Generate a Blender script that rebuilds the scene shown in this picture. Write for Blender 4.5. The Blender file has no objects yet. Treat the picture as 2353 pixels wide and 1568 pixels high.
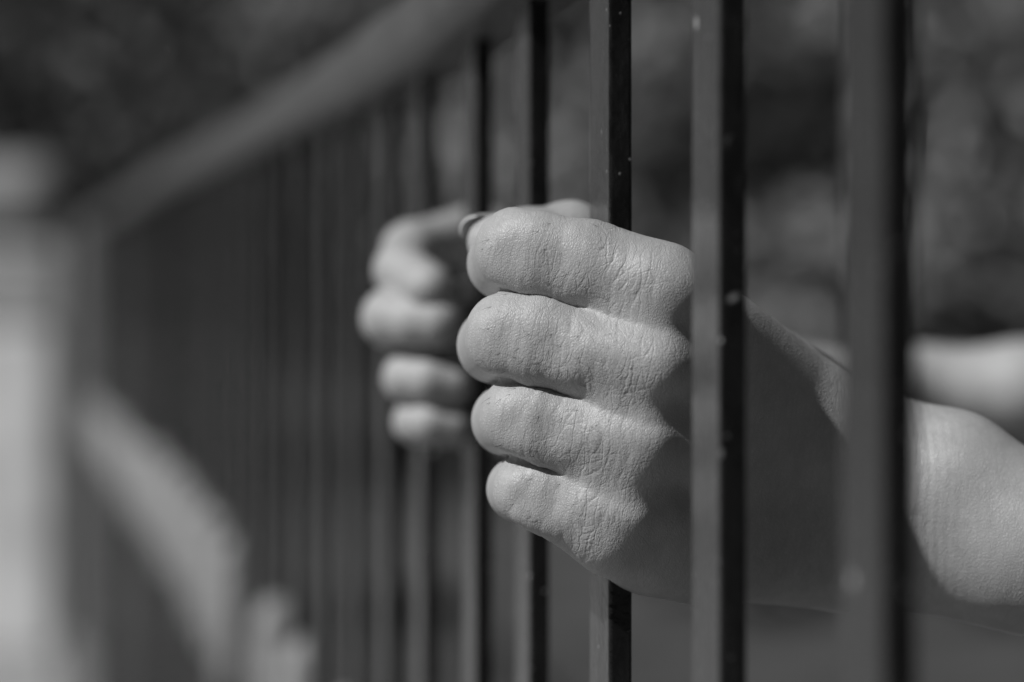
import bpy, bmesh, math, random
import numpy as np
from mathutils import Vector, Matrix
R = math.radians
random.seed(7); rng = np.random.default_rng(7)
sc = bpy.context.scene
COL = sc.collection
EYE = 1.25                       # camera height above the ground, metres

# ------------------------------------------------------------------ camera
cam_d = bpy.data.cameras.new('camera'); cam = bpy.data.objects.new('camera', cam_d); COL.objects.link(cam)
cam.location = (0, 0, EYE); cam.rotation_euler = (R(90), 0, 0)
cam_d.lens = 85; cam_d.sensor_width = 36; cam_d.shift_y = -0.0918
cam_d.clip_start = 0.02; cam_d.clip_end = 2000
cam_d.dof.use_dof = True; cam_d.dof.focus_distance = 0.581; cam_d.dof.aperture_fstop = 5.3
sc.camera = cam
# ------------------------------------------------------------------ sky, sun, exposure (the photograph is black and white)
SUN = Vector((-0.61, -0.35, 0.70)).normalized()
el = math.asin(SUN.z); az = math.atan2(SUN.x, SUN.y)
w = bpy.data.worlds.new('World'); sc.world = w; w.use_nodes = True
nt = w.node_tree; bg = nt.nodes['Background']
sky = nt.nodes.new('ShaderNodeTexSky'); sky.sky_type = 'NISHITA'; sky.sun_disc = False
sky.sun_elevation = el; sky.sun_rotation = az % (2*math.pi)
bw = nt.nodes.new('ShaderNodeRGBToBW')
nt.links.new(sky.outputs[0], bw.inputs[0]); nt.links.new(bw.outputs[0], bg.inputs[0])
bg.inputs[1].default_value = 0.05
sd = bpy.data.lights.new('sun', 'SUN'); sd.energy = 5.0; sd.angle = R(1.4); sd.color = (1, 1, 1)
so = bpy.data.objects.new('sun', sd); COL.objects.link(so); so.location = (-3, -2, 5)
so.rotation_euler = SUN.to_track_quat('Z', 'Y').to_euler()
sc.view_settings.view_transform = 'Standard'; sc.view_settings.look = 'None'
sc.view_settings.exposure = -0.32; sc.view_settings.gamma = 1
sc.cycles.max_bounces = 6

# ------------------------------------------------------------------ helpers
def tag(o, label=None, cat=None, group=None, kind=None):
    for k, v in (('label', label), ('category', cat), ('group', group), ('kind', kind)):
        if v: o[k] = v
    return o
def empty(name, loc=(0, 0, 0), rz=0):
    o = bpy.data.objects.new(name, None); COL.objects.link(o); o.location = loc; o.rotation_euler = (0, 0, rz)
    o.empty_display_size = 0.05
    return o
def mobj(name, verts, faces, mat, parent=None, smooth=True, loc=(0, 0, 0)):
    me = bpy.data.meshes.new(name)
    me.from_pydata([tuple(v) for v in verts] if not isinstance(verts, np.ndarray) else verts.tolist(), [],
                   faces if not isinstance(faces, np.ndarray) else faces.tolist())
    me.polygons.foreach_set('use_smooth', [smooth]*len(me.polygons)); me.update()
    if mat: me.materials.append(mat)
    o = bpy.data.objects.new(name, me); COL.objects.link(o); o.location = loc
    if parent: o.parent = parent
    return o
def bobj(name, bm, mat, parent=None, smooth=False, loc=(0, 0, 0)):
    me = bpy.data.meshes.new(name); bm.to_mesh(me); bm.free()
    me.polygons.foreach_set('use_smooth', [smooth]*len(me.polygons)); me.materials.append(mat)
    o = bpy.data.objects.new(name, me); COL.objects.link(o); o.location = loc
    if parent: o.parent = parent
    return o
def box(bm, c, s, bevel=0, seg=2):
    r = bmesh.ops.create_cube(bm, size=1)
    bmesh.ops.scale(bm, vec=s, verts=r['verts']); bmesh.ops.translate(bm, vec=c, verts=r['verts'])
    if bevel:
        es = list({e for v in r['verts'] for e in v.link_edges})
        bmesh.ops.bevel(bm, geom=es, offset=bevel, segments=seg, affect='EDGES', profile=0.5)

class NT:
    def __init__(s, name):
        s.m = bpy.data.materials.new(name); s.m.use_nodes = True; s.t = s.m.node_tree
        s.b = s.t.nodes['Principled BSDF']
    def n(s, typ, **kw):
        nd = s.t.nodes.new('ShaderNode'+typ)
        for k, v in kw.items():
            if k.startswith('i_'):
                nd.inputs[k[2:].replace('_', ' ')].default_value = v
            else: setattr(nd, k, v)
        return nd
    def l(s, a, b): s.t.links.new(a, b)
    def math(s, op, a, b=None, c=None, clamp=False):
        nd = s.t.nodes.new('ShaderNodeMath'); nd.operation = op; nd.use_clamp = clamp
        for i, v in enumerate((a, b, c)):
            if v is None: continue
            if isinstance(v, (int, float)): nd.inputs[i].default_value = v
            else: s.l(v, nd.inputs[i])
        return nd.outputs[0]
    def ramp(s, fac, stops):
        nd = s.t.nodes.new('ShaderNodeValToRGB'); e = nd.color_ramp.elements
        while len(e) < len(stops): e.new(0.5)
        for x, (p, g) in zip(e, stops): x.position = p; x.color = (g, g, g, 1)
        s.l(fac, nd.inputs[0]); return nd.outputs[0]
    def coord(s, scale=(1, 1, 1), rot=(0, 0, 0), src='Object'):
        tc = s.t.nodes.new('ShaderNodeTexCoord'); mp = s.t.nodes.new('ShaderNodeMapping')
        mp.inputs['Scale'].default_value = scale; mp.inputs['Rotation'].default_value = rot
        s.l(tc.outputs[src], mp.inputs[0]); return mp.outputs[0]
    def noise(s, vec, scale, detail=3, rough=0.5, dist=0):
        nd = s.n('TexNoise'); nd.inputs['Scale'].default_value = scale; nd.inputs['Detail'].default_value = detail
        nd.inputs['Roughness'].default_value = rough; nd.inputs['Distortion'].default_value = dist
        s.l(vec, nd.inputs['Vector']); return nd.outputs['Fac']
    def bump(s, h, strength, dist, prev=None):
        nd = s.n('Bump'); nd.inputs['Strength'].default_value = strength; nd.inputs['Distance'].default_value = dist
        s.l(h, nd.inputs['Height'])
        if prev is not None: s.l(prev, nd.inputs['Normal'])
        return nd.outputs[0]

def mottled(name, lo, hi, scale, rough=0.8, bump=0.0, bscale=None, spec=0.3, detail=4, bdist=0.01):
    m = NT(name); c = m.coord()
    m.l(m.ramp(m.noise(c, scale, detail, 0.6), [(0.3, lo), (0.7, hi)]), m.b.inputs['Base Color'])
    m.b.inputs['Roughness'].default_value = rough; m.b.inputs['Specular IOR Level'].default_value = spec
    if bump: m.l(m.bump(m.noise(c, bscale or scale*4, 5), bump, bdist), m.b.inputs['Normal'])
    return m.m

# ------------------------------------------------------------------ materials
def make_skin():
    m = NT('skin'); b = m.b
    c = m.coord((1000, 1000, 1000))                    # millimetres
    wn = m.n('TexNoise'); wn.inputs['Scale'].default_value = 0.22; wn.inputs['Detail'].default_value = 2; m.l(c, wn.inputs['Vector'])
    sub = m.n('VectorMath', operation='SUBTRACT'); m.l(wn.outputs['Color'], sub.inputs[0]); sub.inputs[1].default_value = (.5, .5, .5)
    scl = m.n('VectorMath', operation='SCALE'); m.l(sub.outputs[0], scl.inputs[0]); scl.inputs['Scale'].default_value = 2.6
    add = m.n('VectorMath', operation='ADD'); m.l(c, add.inputs[0]); m.l(scl.outputs[0], add.inputs[1])
    wc = add.outputs[0]
    def vor(scale3, rot, sc_, lo, hi):
        r1 = m.n('Mapping'); r1.inputs['Rotation'].default_value = rot; m.l(wc, r1.inputs[0])
        mp = m.n('Mapping'); mp.inputs['Scale'].default_value = scale3; m.l(r1.outputs[0], mp.inputs[0])
        v = m.n('TexVoronoi', feature='DISTANCE_TO_EDGE'); v.inputs['Scale'].default_value = sc_; m.l(mp.outputs[0], v.inputs['Vector'])
        return m.ramp(v.outputs[0], [(lo, 0.0), (hi, 1.0)])
    fine = vor((1.35, 0.8, 0.80), (0, R(10), 0), 1.45, 0.0, 0.34)          # small plates
    mid = vor((1.0, 0.35, 0.20), (0, R(-12), 0), 0.50, 0.0, 0.13)          # folds across the finger
    mid2 = vor((1.0, 0.4, 0.24), (0, R(38), 0), 0.42, 0.0, 0.11)           # oblique folds
    mid3 = vor((1.0, 0.4, 0.22), (0, R(-72), 0), 0.34, 0.0, 0.09)          # lines along the finger
    nz = m.noise(c, 2.2, 3, 0.6)
    pa = m.ramp(m.noise(c, 0.10, 1, 0.5), [(0.40, 0.1), (0.60, 1.0)])
    pb = m.ramp(m.noise(c, 0.085, 1, 0.5, 0.5), [(0.42, 1.0), (0.58, 0.1)])
    at = m.n('Attribute', attribute_name='crease')
    folds = m.math('MULTIPLY', m.math('MULTIPLY', mid, pa), 0.75)
    folds = m.math('ADD', folds, m.math('MULTIPLY', m.math('MULTIPLY', mid2, pb), 0.50))
    folds = m.math('ADD', folds, m.math('MULTIPLY', m.math('MULTIPLY', mid3, pa), 0.35))
    h = m.math('ADD', m.math('MULTIPLY', fine, 0.36), m.math('MULTIPLY', nz, 0.55))
    h = m.math('ADD', h, m.math('MULTIPLY', folds, at.outputs['Fac']))
    nd = m.n('Bump'); nd.inputs['Distance'].default_value = 0.00022; nd.inputs['Strength'].default_value = 0.72
    m.l(h, nd.inputs['Height'])
    m.l(nd.outputs[0], b.inputs['Normal'])
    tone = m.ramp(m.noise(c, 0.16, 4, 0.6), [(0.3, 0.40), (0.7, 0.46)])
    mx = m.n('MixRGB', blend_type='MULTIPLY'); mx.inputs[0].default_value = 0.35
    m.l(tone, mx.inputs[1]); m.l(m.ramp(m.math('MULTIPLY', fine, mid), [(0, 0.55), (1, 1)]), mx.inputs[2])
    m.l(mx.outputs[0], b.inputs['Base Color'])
    b.inputs['Roughness'].default_value = 0.46; b.inputs['Specular IOR Level'].default_value = 0.45
    b.inputs['Subsurface Weight'].default_value = 0.12; b.inputs['Subsurface Radius'].default_value = (1, 1, 1)
    b.inputs['Subsurface Scale'].default_value = 0.0012
    return m.m
def make_paint():
    m = NT('black_gloss_paint'); b = m.b
    c = m.coord((1, 1, 1)); oi = m.n('ObjectInfo')
    sh = m.n('VectorMath', operation='SCALE'); sh.inputs[0].default_value = (3, 5, 7); m.l(oi.outputs['Random'], sh.inputs['Scale'])
    ad = m.n('VectorMath', operation='ADD'); m.l(c, ad.inputs[0]); m.l(sh.outputs[0], ad.inputs[1]); c = ad.outputs[0]
    v = m.n('TexVoronoi', feature='F1'); v.inputs['Scale'].default_value = 260; m.l(c, v.inputs['Vector'])
    dots = m.ramp(v.outputs['Distance'], [(0.07, 1.0), (0.16, 0.0)])
    gate = m.ramp(m.noise(c, 130, 2, 0.5), [(0.52, 0.0), (0.58, 1.0)])
    spk = m.math('MULTIPLY', dots, gate)
    v2 = m.n('TexVoronoi', feature='F1'); v2.inputs['Scale'].default_value = 70; m.l(c, v2.inputs['Vector'])
    big = m.math('MULTIPLY', m.ramp(v2.outputs['Distance'], [(0.08, 1.0), (0.14, 0.0)]), m.ramp(m.noise(c, 60, 1), [(0.54, 0), (0.58, 1)]))
    st = m.n('Mapping'); st.inputs['Scale'].default_value = (1, 1, 0.25); m.l(c, st.inputs[0])
    dust = m.ramp(m.noise(st.outputs[0], 240, 5, 0.7), [(0.42, 0.0), (0.8, 1.0)])
    col = m.math('ADD', m.math('MULTIPLY', spk, 0.22), m.math('MULTIPLY', dust, 0.014))
    col = m.math('ADD', m.math('ADD', col, m.math('MULTIPLY', big, 0.28)), 0.008)
    cr = m.n('CombineColor'); [m.l(col, cr.inputs[i]) for i in range(3)]
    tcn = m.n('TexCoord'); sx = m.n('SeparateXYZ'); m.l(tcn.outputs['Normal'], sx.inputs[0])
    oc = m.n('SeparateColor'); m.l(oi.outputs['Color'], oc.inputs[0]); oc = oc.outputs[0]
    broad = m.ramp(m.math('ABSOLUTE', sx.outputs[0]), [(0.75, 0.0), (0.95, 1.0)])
    sunlit_wear = m.ramp(m.math('ADD', m.math('MULTIPLY', m.noise(st.outputs[0], 60, 5, 0.65), 0.6), m.math('MULTIPLY', m.noise(c, 330, 4, 0.7), 0.4)), [(0.30, 0.012), (0.72, 0.058)])
    colw = m.math('ADD', col, m.math('MULTIPLY', m.math('MULTIPLY', broad, sunlit_wear), oc)); [m.l(colw, cr.inputs[i]) for i in range(3)]  # broad faces coloured lighter to look sunlit, with mottled wear
    m.l(cr.outputs[0], b.inputs['Base Color'])
    m.l(m.math('ADD', m.math('MULTIPLY', dust, 0.20), 0.17), b.inputs['Roughness'])
    b.inputs['Specular IOR Level'].default_value = 0.5
    h = m.math('ADD', m.noise(c, 420, 3, 0.6), m.math('MULTIPLY', m.math('ADD', spk, big), 1.5))
    m.l(m.bump(h, 0.5, 0.0004), b.inputs['Normal'])
    return m.m
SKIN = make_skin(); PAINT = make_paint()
def make_nail():
    m = NT('fingernail'); m.b.inputs['Base Color'].default_value = (.55, .55, .55, 1)
    m.b.inputs['Roughness'].default_value = 0.25
    m.l(m.bump(m.noise(m.coord((200, 1500, 200)), 1.0, 2), 0.2, 0.0002), m.b.inputs['Normal']); return m.m
NAIL = make_nail()
POSTM = mottled('grey_galvanised_metal', 0.22, 0.34, 20, 0.6, 0.2, 100, bdist=0.001)
CAPM = mottled('pale_painted_metal', 0.20, 0.30, 60, 0.5, 0.3, 200, bdist=0.001)
STONE = mottled('pale_rendered_stone', 0.45, 0.80, 4.5, 0.85, 0.6, 40, bdist=0.006)
MIDST = mottled('stained_rendered_stone', 0.22, 0.48, 5.0, 0.9, 0.6, 40, bdist=0.006)
CAPST = mottled('weathered_cap_stone', 0.15, 0.28, 5.0, 0.9, 0.6, 40, bdist=0.006)
PAVE = mottled('grey_concrete_paving', 0.24, 0.34, 2.5, 0.9, 0.4, 60, bdist=0.004)
KERB = mottled('grey_kerb_stone', 0.16, 0.24, 8, 0.9, 0.4, 80, bdist=0.003)
GRASS = mottled('shaded_turf_soil', 0.035, 0.09, 1.6, 0.95, 0.8, 30, bdist=0.03)
BARK = mottled('tree_bark', 0.05, 0.11, 12, 0.95, 0.8, 30, bdist=0.02)
SHIRT = mottled('grey_cotton', 0.10, 0.13, 80, 0.9, 0.4, 900, bdist=0.0005)
DENIM = mottled('dark_denim', 0.03, 0.05, 120, 0.9, 0.4, 900, bdist=0.0005)
HAIRM = mottled('dark_hair', 0.012, 0.03, 200, 0.6, 0.6, 600, bdist=0.002)
SHOEM = mottled('shoe_leather', 0.03, 0.04, 60, 0.5)
def leafmat(name, lo, hi):
    m = NT(name); c = m.coord(src='Object')
    m.l(m.ramp(m.noise(c, 1.3, 3, 0.6), [(0.35, lo), (0.65, hi)]), m.b.inputs['Base Color'])
    m.b.inputs['Roughness'].default_value = 0.55; m.b.inputs['Specular IOR Level'].default_value = 0.3
    return m.m
LEAF = [leafmat('dark_leaves', 0.03, 0.06), leafmat('mid_leaves', 0.05, 0.10), leafmat('pale_leaves', 0.18, 0.34)]

# ------------------------------------------------------------------ distance-field modelling of the figure (millimetres, eye at the origin)
F = 5556.0
def P(px, py, Y): return np.array([(px-1176.5)/F*Y, Y, (568-py)/F*Y])
def cap(p, a, b, ra, rb):
    ab = b-a; L = float(ab@ab)
    t = np.clip(((p-a)@ab)/max(L, 1e-9), 0, 1)
    q = p-(a+t[:, None]*ab)
    return np.sqrt(np.einsum('ij,ij->i', q, q))-(ra+(rb-ra)*t)
def smin(a, b, k):
    h = np.clip(0.5+0.5*(b-a)/k, 0, 1)
    return b*(1-h)+a*h-k*h*(1-h)
class Grp:                                            # chains of tapered capsules blended with radius k
    def __init__(s, prims, k):
        s.prims = [(np.asarray(a, float), np.asarray(b, float), ra, rb) for a, b, ra, rb in prims]; s.k = k
        lo = np.min([np.minimum(a-ra, b-rb) for a, b, ra, rb in s.prims], 0); hi = np.max([np.maximum(a+ra, b+rb) for a, b, ra, rb in s.prims], 0)
        s.lo, s.hi = lo, hi
    def __call__(s, p, margin=24):
        out = np.maximum(np.maximum(s.lo-p, p-s.hi), 0); out = np.sqrt((out**2).sum(1))
        near = out < margin
        res = out+4
        if near.any():
            q = p[near]; d = None
            for a, b, ra, rb in s.prims:
                e = cap(q, a, b, ra, rb); d = e if d is None else smin(d, e, s.k)
            res[near] = d
        return res
def chain(pts, k=3):
    return Grp([(pts[i][0], pts[i+1][0], pts[i][1], pts[i+1][1]) for i in range(len(pts)-1)], k)
V = lambda *a: np.array(a, float)

# near hand (left hand of the person), back of the hand towards the camera
nf = [chain([(P(1512,672,583),12),(P(1345,608,584.5),11.1),(P(1240,585,586),10.6),(P(1190,574,588),10.2),(P(1156,606,609),8.8),(V(9,624,-6),8.0)], 1.4),
      chain([(P(1500,856,581),12),(P(1340,808,582),10.5),(P(1238,780,584),10.6),(P(1171,770,587),10.6),(P(1138,794,612),9.4),(V(9,629,-25),8.3)], 1.4),
      chain([(P(1465,1036,584),11.4),(P(1325,990,585),10.1),(P(1240,968,586),9.6),(P(1196,956,588.5),9.7),(P(1166,966,611),8.8),(V(9,627,-42),7.8)], 1.4),
      chain([(P(1405,1206,589),10.9),(P(1310,1164,588.5),9.7),(P(1256,1142,589),9.1),(P(1216,1124,590.5),8.7),(P(1192,1124,608),7.8),(V(7,622,-57),7.0)], 1.4)]
palm_n = Grp([(P(1520,690,584),P(2000,1062,632),12.0,14.5), (P(1510,862,581),P(2020,1130,634),12.2,14.5),
    (P(1475,1045,584),P(2030,1190,636),11.6,14.5), (P(1415,1208,589),P(2040,1238,636),11.2,13.5),
    (P(1495,1238,602),P(1900,1258,640),13.5,16), (P(1610,800,603),P(1980,1110,652),12,15), (P(1590,1000,605),P(1980,1190,654),12,16),
    (P(1440,1140,592),P(1640,1230,606),10.5,14)], 11)
web_n = Grp([(P(1424,742,586),P(1560,790,589),8.2,11.0), (P(1408,920,585.5),P(1560,970,590),8.8,12), (P(1380,1088,588.5),P(1500,1140,593),8.4,12)], 8)
thumb_n = chain([(P(1960,1010,656),16),(P(1600,760,657),13),(P(1440,650,654),10.6),(P(1310,552,648),10.0),(P(1210,556,640),8.6),(P(1140,557,633),7.6)], 3)
arm_n = Grp([(P(1898,1004,614),P(2095,1100,626),12.5,16.5), (P(2125,1236,625),P(2353,1296,621),15.5,14.8), (P(2095,1100,628),P(2190,1116,620),16.5,16.4), (P(2190,1116,620),P(2353,1214,614),16.4,16.2),
    (P(2000,1222,641),P(2353,1330,633),15.5,14.2), (P(2000,1170,634),P(2353,1258,618),19,17.2),
    (V(130,617,-75),V(222,592,-88),17.5,31), (V(222,590,-88),V(345,590,-112),31,36), (V(345,590,-112),V(380,605,-40),36,38), (V(380,605,-40),V(440,640,120),38,48)], 10)
# far hand (right hand), fingers curled towards the camera round its bar
ff = [chain([(P(1098,538,850),10.5),(P(945,577,822),9.6),(P(922,622,796),8.6),(P(985,660,779),7.8)], 3),
      chain([(P(1180,700,850),11.2),(P(912,726,818),9.7),(P(900,731,788),9.3),(P(950,738,782),8.2),(P(1003,740,780),8.9)], 3),
      chain([(P(1195,860,848),10.5),(P(948,866,816),8.0),(P(938,868,788),8.1),(P(985,872,784),7.9),(P(1040,877,785),7.8)], 1.5),
      chain([(P(1195,985,845),9.5),(P(962,964,816),7.8),(P(955,970,790),7.2),(P(990,970,786),7.1),(P(1040,973,787),7.2)], 1.5)]
palm_f = Grp([(P(1105,548,851),P(1500,700,885),10.5,14), (P(1185,710,850),P(1500,760,886),11,14), (P(1200,860,848),P(1500,840,886),11,14),
    (P(1200,980,846),P(1500,900,886),10,14), (P(1280,800,836),P(1480,830,865),14,16), (P(1280,960,832),P(1480,900,865),13,15)], 7)
thumb_f = chain([(P(1450,730,868),15),(P(1320,650,826),12),(P(1230,622,792),9.6),(P(1175,640,770),8)], 4)
arm_f = Grp([(P(1490,770,888),P(1600,815,905),21,19.5), (P(1490,850,888),P(1600,850,905),18,18), (P(1600,840,905),P(1860,912,955),21,17.5),
    (P(1860,912,955),P(2110,900,992),17.5,17.5), (P(2110,900,992),P(2353,896,985),17.5,18.5), (P(2353,896,985),V(275,1000,-66),18.5,33),
    (V(275,1000,-66),V(320,1005,0),33,36), (V(320,1005,0),V(440,960,120),36,48)], 8)
torso = Grp([(V(470,655,118),V(470,945,118),48,48), (V(482,715,60),V(482,885,60),98,98), (V(485,740,-120),V(485,860,-120),92,92),
    (V(485,728,-320),V(485,872,-320),98,98), (V(485,722,-380),V(475,718,-760),80,54), (V(475,718,-760),V(485,715,-1170),54,36),
    (V(485,878,-380),V(475,882,-760),80,54), (V(475,882,-760),V(485,885,-1170),54,36),
    (V(495,715,-1212),V(395,712,-1222),30,24), (V(495,885,-1212),V(395,888,-1222),30,24)], 40)
head = Grp([(V(482,800,150),V(470,800,240),54,52), (V(455,800,345),V(478,800,352),80,84), (V(425,800,275),V(432,800,330),46,66),
    (V(384,800,320),V(364,800,296),9,11), (V(400,800,258),V(404,800,258),22,22), (V(383,786,272),V(383,814,272),7,7),
    (V(392,768,336),V(392,776,334),11,11), (V(392,832,336),V(392,824,334),11,11),
    (V(462,716,300),V(466,714,330),9,12), (V(462,884,300),V(466,886,330),9,12)], 11)

def hand(p, fingers, palm, webs, thumb, arm):
    d = None
    for f in fingers:
        e = f(p); d = e if d is None else smin(d, e, 1.1)
    q = palm(p)
    if webs is not None: q = smin(q, webs(p), 8)
    q = smin(q, arm(p), 10)
    d = smin(d, q, 5.0)
    return smin(d, thumb(p), 2.0)
def body_sdf(p):
    a = hand(p, nf, palm_n, web_n, thumb_n, arm_n)
    b = hand(p, ff, palm_f, None, thumb_f, arm_f)
    t = smin(torso(p, 60), head(p, 40), 25)
    d = np.minimum(a, b)
    near_t = t < 120
    return np.where(near_t, smin(d, t, 30), np.minimum(d, t))

def axis(segs):
    out = [segs[0][0]]
    for a, b, st in segs:
        n = max(1, int(round((b-a)/st))); out += list(np.linspace(a, b, n+1)[1:])
    return np.array(out, float)
def polygonise(sdf, xs, ys, zs, B=8):
    n = (len(xs), len(ys), len(zs))
    f = np.full(n, 50.0, np.float32)
    bl = [[(i, min(i+B, m-1)) for i in range(0, m-1, B)] for m in n]
    def mids(ax, b): return np.array([(ax[i]+ax[j])/2 for i, j in b]), np.array([(ax[j]-ax[i])/2 for i, j in b])
    mx, hx = mids(xs, bl[0]); my, hy = mids(ys, bl[1]); mz, hz = mids(zs, bl[2])
    G = np.stack(np.meshgrid(mx, my, mz, indexing='ij'), -1).reshape(-1, 3)
    H = np.stack(np.meshgrid(hx, hy, hz, indexing='ij'), -1).reshape(-1, 3)
    dc = np.concatenate([sdf(G[i:i+200000]) for i in range(0, len(G), 200000)])
    act = np.abs(dc) < np.linalg.norm(H, axis=1)*1.15+3
    shp = (len(mx), len(my), len(mz)); I, J, K = np.unravel_index(np.arange(len(G)), shp)
    for g in np.nonzero((~act) & (dc < 0))[0]:
        (a, b), (c, d), (e, h) = bl[0][I[g]], bl[1][J[g]], bl[2][K[g]]
        f[a:b+1, c:d+1, e:h+1] = -50
    ids = np.nonzero(act)[0]
    for s in range(0, len(ids), 400):
        ch = ids[s:s+400]; pts = []; spans = []
        for g in ch:
            (a, b), (c, d), (e, h) = bl[0][I[g]], bl[1][J[g]], bl[2][K[g]]
            q = np.stack(np.meshgrid(xs[a:b+1], ys[c:d+1], zs[e:h+1], indexing='ij'), -1)
            pts.append(q.reshape(-1, 3)); spans.append((a, b, c, d, e, h, q.shape[:3]))
        v = sdf(np.concatenate(pts)); o = 0
        for a, b, c, d, e, h, sh in spans:
            m = sh[0]*sh[1]*sh[2]; f[a:b+1, c:d+1, e:h+1] = v[o:o+m].reshape(sh); o += m
    ins = f < 0
    cnt = np.zeros((n[0]-1, n[1]-1, n[2]-1), np.int8)
    for dx in (0, 1):
        for dy in (0, 1):
            for dz in (0, 1): cnt += ins[dx:n[0]-1+dx, dy:n[1]-1+dy, dz:n[2]-1+dz]
    ci, cj, ck = np.nonzero((cnt > 0) & (cnt < 8))
    N = len(ci); idx = np.full(cnt.shape, -1, np.int32); idx[ci, cj, ck] = np.arange(N)
    C = {(dx, dy, dz): f[ci+dx, cj+dy, ck+dz].astype(float) for dx in (0, 1) for dy in (0, 1) for dz in (0, 1)}
    acc = np.zeros((N, 3)); num = np.zeros(N)
    for a in C:
        for ax in range(3):
            if a[ax]: continue
            b = list(a); b[ax] = 1; b = tuple(b)
            m = (C[a] < 0) != (C[b] < 0); den = C[a]-C[b]; t = np.where(m, C[a]/np.where(den == 0, 1, den), 0)
            pt = np.zeros((N, 3)); pt[:] = a; pt[:, ax] = t
            acc += pt*m[:, None]; num += m
    fr = acc/num[:, None]
    vx = np.stack([xs[ci]+(xs[ci+1]-xs[ci])*fr[:, 0], ys[cj]+(ys[cj+1]-ys[cj])*fr[:, 1], zs[ck]+(zs[ck+1]-zs[ck])*fr[:, 2]], 1)
    faces = []
    for ax in range(3):
        s0 = [slice(1, -1)]*3; s1 = [slice(1, -1)]*3; s0[ax] = slice(0, -1); s1[ax] = slice(1, None)
        A = ins[tuple(s0)]; Bv = ins[tuple(s1)]
        g = np.array(np.nonzero(A != Bv)); flip = A[tuple(g)]
        off = [1, 1, 1]; off[ax] = 0
        g = g+np.array(off)[:, None]; u, w_ = (ax+1) % 3, (ax+2) % 3
        def cell(du, dw):
            h = g.copy(); h[u] -= du; h[w_] -= dw; return idx[h[0], h[1], h[2]]
        q = np.stack([cell(1, 1), cell(0, 1), cell(0, 0), cell(1, 0)], 1)
        q[~flip] = q[~flip][:, ::-1]; faces.append(q)
    faces = np.concatenate(faces); faces = faces[(faces >= 0).all(1)]
    return vx, faces
def grad(sdf, v, e=0.4):
    def ev(q): return np.concatenate([sdf(q[i:i+200000]) for i in range(0, len(q), 200000)])
    d0 = ev(v); g = np.stack([ev(v+e*np.eye(3)[i])-d0 for i in range(3)], 1)/e
    return d0, g/np.maximum(np.linalg.norm(g, axis=1), 1e-6)[:, None]

ORIGIN = np.array([485, 800, -1250.0])                  # between the feet
def place(v): return (v-ORIGIN)/1000.0
person = empty('person', (0.485, 0.8, 0.0))
tag(person, 'person standing behind the fence with both fists closed round its bars', 'person')
HS = 0.75
xs = axis([(-60,-50,3),(-50,150,HS),(150,200,2),(200,640,10)])
ys = axis([(480,560,8),(560,668,HS),(668,870,1.5),(870,1060,4)])
zs = axis([(-1270,-300,12),(-300,-120,6),(-120,24,HS),(24,60,3),(60,460,8)])
v, fc = polygonise(body_sdf, xs, ys, zs)
d0, g = grad(body_sdf, v); v = v-np.clip(d0, -0.8, 0.8)[:, None]*g
d0, g = grad(body_sdf, v)
# knuckle folds, tendons and veins pressed into the near hand, as relief along the surface normal
disp = np.zeros(len(v)); crease = np.full(len(v), 0.35)
nearm = (v[:, 1] < 668) & (v[:, 0] < 200)
vn = v[nearm]; nn = g[nearm]
r2 = np.random.default_rng(3)
dd = np.zeros(len(vn)); cr = np.full(len(vn), 0.3)
def seg_t(p, a, b):
    ab = b-a; t = ((p-a)@ab)/float(ab@ab); q = p-(a+t[:, None]*ab); return t, q
def lump(c, r, h):
    return h*np.exp(-((vn-c)**2).sum(1)/(r*r))
mcps = [P(1512,674,583), P(1500,856,580), P(1465,1040,583), P(1405,1206,588)]
pips = [P(1184,573,588), P(1168,770,587), P(1194,957,588.5), P(1217,1120,590.5)]
for m_, p_ in zip(mcps, pips):
    t, q = seg_t(vn, m_, p_); rad = np.linalg.norm(q, axis=1); on = np.exp(-np.maximum(rad-12, 0)**2/4.0)
    L = np.linalg.norm(p_-m_)
    up = q[:, 2]/np.maximum(rad, 1e-6)                    # where round the finger
    phi = np.arctan2(q[:, 2], -q[:, 1]); ww = np.clip((t-0.42)/0.22, 0, 1)*np.clip((1.12-t)/0.15, 0, 1)*np.clip((-q[:, 1]+4)/4, 0, 1)
    dd -= on*ww*0.62*np.cos(4*phi)
    dd += on*0.55*np.exp(-((t-1.0)*L/4.0)**2)*np.exp(-((phi-0.5)/0.6)**2)      # crown of the middle knuckle
    # stretched skin with transverse folds between the joints
    for k in range(17):
        tc = 0.02+0.90*(k+r2.uniform(-.4, .4))/17
        bend = 0.9*np.sin(up*2.4+r2.uniform(0, 6))+0.6*np.sin(up*5.5+r2.uniform(0, 6))
        x = (t-tc)*L-bend-up*1.6
        amp = r2.uniform(0.06, 0.17)*(0.5+0.5*np.sin(up*3+r2.uniform(0, 6)))
        dd -= on*amp*np.exp(-(x/r2.uniform(0.30, 0.5))**2)
    for k in range(7):                                    # folds over the middle knuckle
        tc = 1.0+(k-3)*0.045
        x = (t-tc)*L-0.7*np.sin(up*2.2+k)
        dd -= on*0.09*np.exp(-(x/0.33)**2)
    cr = np.maximum(cr, on*np.clip(1.15-abs(t-0.28)*1.5, 0.30, 1))
def ridge(a_, b_, r, h):
    t, q = seg_t(vn, a_, b_); t = np.clip(t, 0, 1); q = vn-(a_+t[:, None]*(b_-a_))
    fade = 1.0 if h > 0 else t*t*(3-2*t)                 # valleys deepen away from the knuckles' gap
    return h*fade*np.exp(-(q**2).sum(1)/(r*r))
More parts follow.
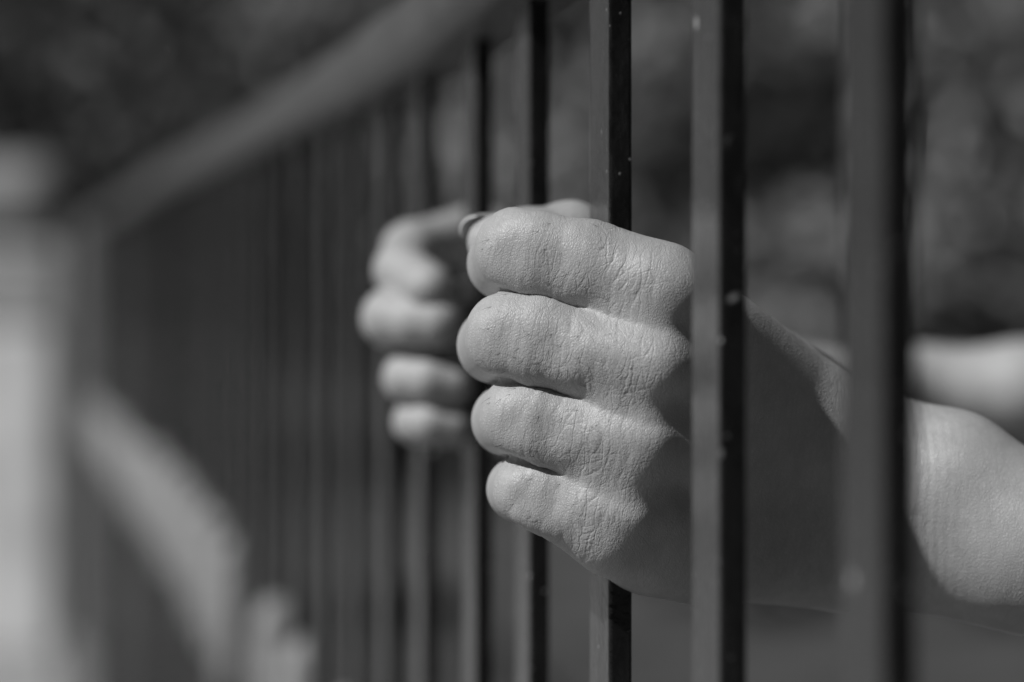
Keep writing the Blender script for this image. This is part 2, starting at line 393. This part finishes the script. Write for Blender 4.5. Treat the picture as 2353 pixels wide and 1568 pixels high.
for a_, b_, r, h in ((P(1400,798,571), P(1520,820,569), 5.6, 1.5), (P(1380,990,574), P(1505,1006,572), 5.2, 1.5), (P(1350,1164,580), P(1460,1186,578), 4.4, 1.4), (P(1490,620,573), P(1580,655,574), 5.4, 1.2),
        (P(1370,890,571), P(1600,945,573), 5.4, -2.7), (P(1440,728,572), P(1650,795,576), 5.2, -2.6), (P(1350,1078,576), P(1580,1130,579), 5.2, -2.8)):
    dd += ridge(a_, b_, r, h)
wr = np.exp(-((vn[:, 0]-101)/9)**2)                       # wrist folds
dd -= wr*0.13*(0.5+0.5*np.sin(vn[:, 0]*2.6+0.8*np.sin(vn[:, 2]*.25)+1.5*np.sin(vn[:, 2]*.07)))
cr = np.where(vn[:, 0] > 52, 0.35, cr)
cr = np.where(vn[:, 0] > 104, 0.12, cr)
disp[nearm] = dd; crease[nearm] = cr
v = v+disp[:, None]*g
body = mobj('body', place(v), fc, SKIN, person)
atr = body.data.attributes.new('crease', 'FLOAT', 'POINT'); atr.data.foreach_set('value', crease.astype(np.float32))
print('body verts', len(v), 'faces', len(fc))

# nails: curved plates seated on the tips
def nail(tip, along, up, w_, l_, r_, th=0.8):
    along = along/np.linalg.norm(along); up = up-(up@along)*along; up /= np.linalg.norm(up); side = np.cross(along, up)
    vs = []; fs = []; nu, nv = 11, 9
    for lay in (0, 1):
        for j in range(nv):
            for i in range(nu):
                a = (i/(nu-1)-.5)*2; b = j/(nv-1)
                ww = w_*(1-0.10*b*b)*(1 if b < .85 else 1-(b-.85)*1.2)
                ang = a*ww/r_; rr = r_-th*lay
                q = tip+along*((b-0.56)*l_+(1-abs(a)**2.2)*1.3*(b > .6)*(b-.6)*2.5)+up*(rr*math.cos(ang)-b*0.7+0.25)+side*rr*math.sin(ang)
                vs.append(q)
    def ix(l, j, i): return l*nu*nv+j*nu+i
    for j in range(nv-1):
        for i in range(nu-1):
            fs.append((ix(0,j,i), ix(0,j,i+1), ix(0,j+1,i+1), ix(0,j+1,i))); fs.append((ix(1,j,i), ix(1,j+1,i), ix(1,j+1,i+1), ix(1,j,i+1)))
    for j in range(nv-1):
        for i in (0, nu-1): fs.append((ix(0,j,i), ix(0,j+1,i), ix(1,j+1,i), ix(1,j,i)))
    for i in range(nu-1):
        for j in (0, nv-1): fs.append((ix(0,j,i), ix(1,j,i), ix(1,j,i+1), ix(0,j,i+1)))
    return np.array(vs), fs
tipn = P(1140,557,633)
vs, fs = nail(tipn, tipn-P(1210,556,640), V(-.1, .70, .70), 6.2, 14.0, 7.9)
mobj('thumbnail', place(vs), fs, NAIL, person)

# sparse fine hairs on the backs of the near fingers
hv, hf = [], []
cands = np.nonzero(nearm & (g[:, 1] < -0.45) & (v[:, 0] > -8) & (v[:, 0] < 24) & (v[:, 2] < 6) & (v[:, 2] > -66))[0]
for i in r2.choice(cands, 90, replace=False):
    p0 = v[i]-g[i]*0.1; dirn = V(-0.8, 0, -0.25)+r2.normal(0, .3, 3); dirn -= (dirn@g[i])*g[i]; dirn /= np.linalg.norm(dirn)
    L = r2.uniform(2.0, 4.0); pts = [p0+dirn*L*s+g[i]*(0.35*math.sin(s*2.6)) for s in (0, .3, .6, 1)]
    s_ = np.cross(dirn, g[i])
    for k, q in enumerate(pts):
        r_ = 0.05*(1-k*0.28)
        for a in range(3): hv.append(q+r_*(s_*math.cos(a*2.094)+g[i]*math.sin(a*2.094)))
    b0 = len(hv)-12
    for k in range(3):
        for a in range(3): hf.append((b0+k*3+a, b0+k*3+(a+1) % 3, b0+k*3+3+(a+1) % 3, b0+k*3+3+a))
tag(mobj('body_hair', place(np.array(hv)), hf, HAIRM, person), kind='stuff')

# clothing, hair and eyes of the person, who stands out of the frame
def coarse(name, sdf, lo, hi, st, mat):
    v_, f_ = polygonise(sdf, axis([(lo[0], hi[0], st)]), axis([(lo[1], hi[1], st)]), axis([(lo[2], hi[2], st)]))
    return mobj(name, place(v_), f_, mat, person)
def shirt(p):
    d = smin(smin(torso(p, 60), arm_n(p, 60), 30), arm_f(p, 60), 30)-7
    d = np.maximum(d, -(p[:, 2]+300)); d = np.maximum(d, p[:, 2]-165+0.0*p[:, 0])
    d = np.maximum(d, np.where((p[:, 2] > -170) & (p[:, 0] < 460), np.minimum(np.abs(p[:, 1]-800)-128, 25-p[:, 2]), -99))      # short sleeves
    return np.maximum(d, -(np.linalg.norm(p-V(470, 800, 190), axis=1)-62))
coarse('shirt', shirt, (340, 560, -320), (620, 1040, 200), 7, SHIRT)
coarse('trousers', lambda p: np.maximum(np.maximum(torso(p, 60)-10, p[:, 2]+290), -(p[:, 2]+1190)), (360, 600, -1210), (620, 1000, -270), 9, DENIM)
for sy in (713.5, 886.5):
    coarse('shoe', lambda p: np.maximum(np.minimum(cap(p, V(495, sy, -1205), V(388, sy, -1215), 42, 36), 900), -(p[:, 2]+1246)), (330, sy-60, -1252), (560, sy+60, -1140), 6, SHOEM)
hsd = lambda p: np.maximum(np.maximum(np.minimum(cap(p, V(462, 800, 352), V(488, 800, 352), 92, 96), cap(p, V(510, 800, 340), V(515, 800, 200), 70, 55)), -(head(p, 60)+1)), -(p[:, 0]-405-(p[:, 2] < 385)*40))
coarse('hair', hsd, (360, 690, 130), (610, 910, 465), 5, HAIRM)
for sy in (776, 824):
    bm = bmesh.new(); bmesh.ops.create_uvsphere(bm, u_segments=16, v_segments=10, radius=0.0125)
    bobj('eye', bm, NAIL, person, True, tuple(place(V(392, sy, 330))))

# ------------------------------------------------------------------ fence
ang = math.atan2(0.1937, 1.0)                            # its direction turns left of the view axis
fence = empty('metal_fence', (0.0247, 0.6072, 0), ang)
tag(fence, 'black railing of upright flat bars under a rounded top rail', 'fence')
TOP = EYE+0.078
def bar_mesh(wx, wy, h, bev, z0=0.02):
    bm = bmesh.new(); box(bm, (0, 0, (h+z0)/2), (wx, wy, h-z0)); es = [e for e in bm.edges if abs(e.verts[0].co.z-e.verts[1].co.z) > 0.1]
    bmesh.ops.bevel(bm, geom=es, offset=bev, segments=3, affect='EDGES', profile=0.5); return bm
SP = 0.0993
bars = []
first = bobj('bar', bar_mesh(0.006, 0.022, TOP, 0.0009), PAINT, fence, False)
for k in range(-21, 70):                              # the tall bars
    o = first if k == 0 else first.copy()
    if k: COL.objects.link(o); o.parent = fence
    off = -0.010 if k == 2 else 0.0
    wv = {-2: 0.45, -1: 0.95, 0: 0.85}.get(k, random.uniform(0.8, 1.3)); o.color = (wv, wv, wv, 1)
    o.location = (0, k*SP+off, 0)
    if abs(k) > 2: o.rotation_euler = (0, 0, R(random.uniform(-2, 2)))
def profile_rail(w_, h_, r_, y0, y1, zc, n=4):
    pts = []
    for cx, cz, a0 in ((w_/2-r_, h_/2-r_, 0), (-w_/2+r_, h_/2-r_, 90), (-w_/2+r_, -h_/2+r_, 180), (w_/2-r_, -h_/2+r_, 270)):
        for i in range(n+1):
            a = R(a0+90*i/n); pts.append((cx+r_*math.cos(a), cz+r_*math.sin(a)))
    ys_ = np.sort(np.concatenate([np.linspace(y0, 0, 8), np.linspace(0.1, 4, 26), np.linspace(4.3, y1, 6)])); N = len(pts); vs = [(x, y, zc+z) for y in ys_ for x, z in pts]
    fs = [(j*N+i, (j+1)*N+i, (j+1)*N+(i+1) % N, j*N+(i+1) % N) for j in range(39) for i in range(N)]
    fs += [tuple(range(N)), tuple(range(39*N, 40*N))[::-1]]
    return vs, fs
RAILM = mottled('worn_grey_rail_paint', 0.07, 0.10, 30, 0.42, 0.3, 200, bdist=0.0006, spec=0.5)
vs, fs = profile_rail(0.036, 0.027, 0.009, -21.5*SP, 69.3*SP, TOP+0.014); vs = [(x, y, z-0.018*(lambda u: u*u*(3-2*u))(max(0.0, min(1.0, (y+0.12)/0.5)))+0.005*math.exp(-((y-2.1)/0.5)**2)) for x, y, z in vs]; mobj('top_rail', vs, fs, RAILM, fence)
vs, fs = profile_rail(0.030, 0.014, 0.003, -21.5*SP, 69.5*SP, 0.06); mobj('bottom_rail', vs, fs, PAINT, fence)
bm = bmesh.new(); box(bm, (0, 0, TOP/2), (0.10, 0.10, TOP+0.01), 0.008); bobj('end_post', bm, POSTM, fence, False, (-0.01, 69.3*SP+0.06, 0))
# short bars with pale round-headed caps between the tall ones
def cap_bm():
    bm = bmesh.new(); prof = [(0.0, 0.120), (0.0045, 0.1192), (0.009, 0.1165), (0.0125, 0.1115), (0.0145, 0.105), (0.015, 0.098), (0.0142, 0.0965), (0.0150, 0.095), (0.0150, 0.012), (0.0125, 0.004), (0.0, 0.0)]
    rings = []
    for r_, z in prof:
        rings.append([bm.verts.new((r_*math.cos(2*math.pi*i/20), r_*math.sin(2*math.pi*i/20), z)) for i in range(20)] if r_ else [bm.verts.new((0, 0, z))])
    for a, b in zip(rings, rings[1:]):
        for i in range(20):
            q = [a[i % len(a)], a[(i+1) % 20 % len(a)], b[(i+1) % 20 % len(b)], b[i % len(b)]]
            q = list(dict.fromkeys(q))
            if len(q) > 2: bm.faces.new(q)
    bmesh.ops.recalc_face_normals(bm, faces=bm.faces); return bm
CZ = EYE-0.205-0.120
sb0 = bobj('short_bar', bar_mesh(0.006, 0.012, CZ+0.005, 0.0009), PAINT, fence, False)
cp0 = bobj('cap', cap_bm(), CAPM, sb0, True, (0, 0, CZ))
tl = [(1.495-.607)/.98, (1.31-.607)/.98-.045, (1.17-.607)/.98-.04]
tl = [0.52, 0.70, 0.885]+[1.21+1.8*SP*i for i in range(31)]
for i, t in enumerate(tl):
    if i == 0: a, b = sb0, cp0
    else:
        a = sb0.copy(); b = cp0.copy(); COL.objects.link(a); COL.objects.link(b); a.parent = fence; b.parent = a
    drop = 0.0 if t < 1.3 else (t-1.3)*0.045
    a.location = (0, t, -drop+random.uniform(-0.009, 0.009))

# ------------------------------------------------------------------ pillar at the far end
pil = empty('gate_pillar', (-1.72, 7.75, 0), 0)
tag(pil, 'pale square masonry pillar at the far end of the fence', 'pillar')
bm = bmesh.new(); box(bm, (0, 0, 0.50), (0.60, 0.60, 1.00), 0.02); bobj('shaft', bm, STONE, pil)
bm = bmesh.new(); box(bm, (0.02, 0, 1.13), (0.61, 0.61, 0.26), 0.03); bobj('neck_course', bm, MIDST, pil)
bm = bmesh.new(); box(bm, (0.02, 0, 1.39), (0.61, 0.61, 0.28), 0.12, 6); bobj('cap_stone', bm, CAPST, pil)

# ------------------------------------------------------------------ ground, paving, kerb
def sheet(name, pts, z, mat):
    o = mobj(name, [(x, y, z) for x, y in pts], [tuple(range(len(pts)))], mat, smooth=False); o['kind'] = 'structure'; return o
sheet('ground', [(-300, -300), (300, -300), (300, 300), (-300, 300)], 0, GRASS)
dvec = Vector((-0.1902, 0.9817)); rv = Vector((0.9817, 0.1902)); c0 = Vector((0.0247, 0.6072))
pv = [c0+dvec*(-6)-rv*0.10, c0+dvec*9.5-rv*0.10, c0+dvec*9.5-rv*2.6, c0+dvec*60-rv*20, c0+dvec*40-rv*60, c0+dvec*(-6)-rv*30]
sheet('pavement', [(p.x, p.y) for p in pv], 0.004, PAVE)
bm = bmesh.new(); box(bm, (0, 1.6, 0.01), (0.16, 11.2, 0.10), 0.01)
k_ = bobj('kerb', bm, KERB, None); k_.location = (0.0247, 0.6072, 0); k_.rotation_euler = (0, 0, ang); k_['kind'] = 'structure'

# ------------------------------------------------------------------ trees and shrubs
def leaf_cloud(centres, radii, n, size, seed):
    r = np.random.default_rng(seed); vs = []; 
    wts = np.array(radii)**2; wts = wts/wts.sum(); ch = r.choice(len(centres), n, p=wts)
    c = np.array(centres)[ch]; rad = np.array(radii)[ch]
    d = r.normal(size=(n, 3)); d /= np.linalg.norm(d, axis=1)[:, None]
    pos = c+d*(rad*r.uniform(0.35, 1.0, n)**0.5)[:, None]*np.array([1, 1, .85])
    a = r.normal(size=(n, 3)); a /= np.linalg.norm(a, axis=1)[:, None]
    b = np.cross(a, d+r.normal(0, .6, (n, 3))); b /= np.linalg.norm(b, axis=1)[:, None]
    s = size*r.uniform(.6, 1.3, n)[:, None]
    q = np.stack([pos-a*s, pos+b*s*.45, pos+a*s, pos-b*s*.45], 1).reshape(-1, 3)
    return q, np.arange(4*n).reshape(n, 4)
def limb(bm, a, b, ra, rb, seg=8):
    a = Vector(a); b = Vector(b); q = (b-a).to_track_quat('Z', 'Y')
    A = [bm.verts.new(a+q @ Vector((ra*math.cos(2*math.pi*i/seg), ra*math.sin(2*math.pi*i/seg), 0))) for i in range(seg)]
    Bv = [bm.verts.new(b+q @ Vector((rb*math.cos(2*math.pi*i/seg), rb*math.sin(2*math.pi*i/seg), 0))) for i in range(seg)]
    for i in range(seg): bm.faces.new((A[i], A[(i+1) % seg], Bv[(i+1) % seg], Bv[i]))
def tree(name, label, cat, x, y, h, cr, mat, seed, trunk_h, n=5200, size=0.075, group=None):
    r = random.Random(seed); t = empty(name, (x, y, 0)); tag(t, label, cat, group)
    bm = bmesh.new(); p = Vector((0, 0, 0)); rad = 0.035*h; cs = []; rs = []
    top = max(trunk_h, 0.3)
    for k in range(4):
        q = p+Vector((r.uniform(-.06, .06)*h*.3, r.uniform(-.06, .06)*h*.3, top/4)); limb(bm, p, q, rad, rad*.85); p = q; rad *= .85
    for k in range(9):
        a = k*2.4+r.uniform(-.3, .3); el_ = r.uniform(.1, 1.0); L = cr*r.uniform(.55, .95)
        e = p+Vector((math.cos(a)*math.cos(el_)*L, math.sin(a)*math.cos(el_)*L, (h-top)*.75*r.uniform(.1, .9)))
        s = p-Vector((0, 0, r.uniform(0, .3)*top)); mid = (s+e)/2+Vector((0, 0, .12*L)); limb(bm, s, mid, rad*.55, rad*.35, 6); limb(bm, mid, e, rad*.35, rad*.12, 6)
        for j in range(3):
            cs.append(tuple(e+Vector((r.uniform(-.4, .4), r.uniform(-.4, .4), r.uniform(-.35, .35)))*cr*.7)); rs.append(cr*r.uniform(.2, .42))
    bobj('trunk', bm, BARK, t, True)
    q, f_ = leaf_cloud(cs, rs, n, size, seed); mobj('crown', q, f_, mat, t, False)
def shrub(label, x, y, h, wd, mat, seed, n=3500):
    r = random.Random(seed); t = empty('shrub', (x, y, 0)); tag(t, label, 'shrub')
    bm = bmesh.new(); cs = []; rs = []
    for k in range(7):
        a = k*2.4; e = Vector((math.cos(a)*wd*.35, math.sin(a)*wd*.3, h*r.uniform(.45, .85))); limb(bm, (0, 0, 0), e, .02, .006, 6)
        for j in range(3): cs.append((e.x+r.uniform(-.3, .3)*wd, e.y+r.uniform(-.3, .3)*wd, max(.2, e.z+r.uniform(-.4, .2)*h))); rs.append(wd*r.uniform(.16, .3))
    bobj('stem', bm, BARK, t, True); q, f_ = leaf_cloud(cs, rs, n, .05, seed); mobj('foliage', q, f_, mat, t, False)
tree('broadleaf_tree', 'dark spreading tree above the far end of the fence', 'tree', -2.6, 13.5, 5.0, 2.3, LEAF[0], 11, 1.0)
tree('broadleaf_tree', 'mid grey leafy tree behind the middle of the top rail', 'tree', -0.7, 15.0, 5.2, 2.4, LEAF[1], 12, 0.9)
tree('broadleaf_tree', 'pale leafy tree seen in the gap just left of the gripped bar', 'tree', 0.35, 13.0, 4.6, 1.5, LEAF[2], 13, 0.8)
tree('broadleaf_tree', 'dark narrow tree behind the nearest and widest bar', 'tree', 1.75, 11.0, 4.4, 1.1, LEAF[0], 14, 0.9)
tree('broadleaf_tree', 'mottled tree with light clumps at the right edge', 'tree', 2.9, 10.5, 4.6, 1.7, LEAF[2], 15, 0.7)
tree('broadleaf_tree', 'large dark tree standing behind all the others', 'tree', 2.2, 20.0, 7.5, 4.0, LEAF[0], 16, 0.8, 9000, .1)
shrub('low mid grey shrub beyond the gap right of the gripped bar', 0.55, 9.5, 1.2, 1.0, LEAF[1], 31)
shrub('pale low shrub between the two nearest bars', 1.00, 8.6, 1.45, .8, LEAF[2], 32)
shrub('tall pale shrub at the right edge beyond the nearest bar', 1.88, 9.0, 1.55, .9, LEAF[2], 34)
shrub('dark low shrub at the lower right edge', 2.2, 8.4, 1.25, 1.1, LEAF[0], 33)
# far wood; its ring out of view is added to cut sky light
q, f_ = [], None
cs = []; rs = []
for i in range(230):
    dg = 360*i/230
    if 278 < dg < 343: continue                        # gap out of frame, opened so the bars reflect bright sky
    a = R(dg); rr = 25+random.uniform(-2, 3)
    for k in range(7 if 205 < dg < 280 else 13): cs.append((math.sin(a)*rr, math.cos(a)*rr, 1.0+k*1.9+random.uniform(-.6, .6))); rs.append(random.uniform(1.3, 2.2))  # taller to block sky light, kept low towards the sun
q, f_ = leaf_cloud(cs, rs, 140000, .34, 99); o = mobj('wood', q, f_, LEAF[0], None, False); tag(o, 'far dark wood behind the trees, its unseen ring added to block sky light', 'wood', kind='stuff')
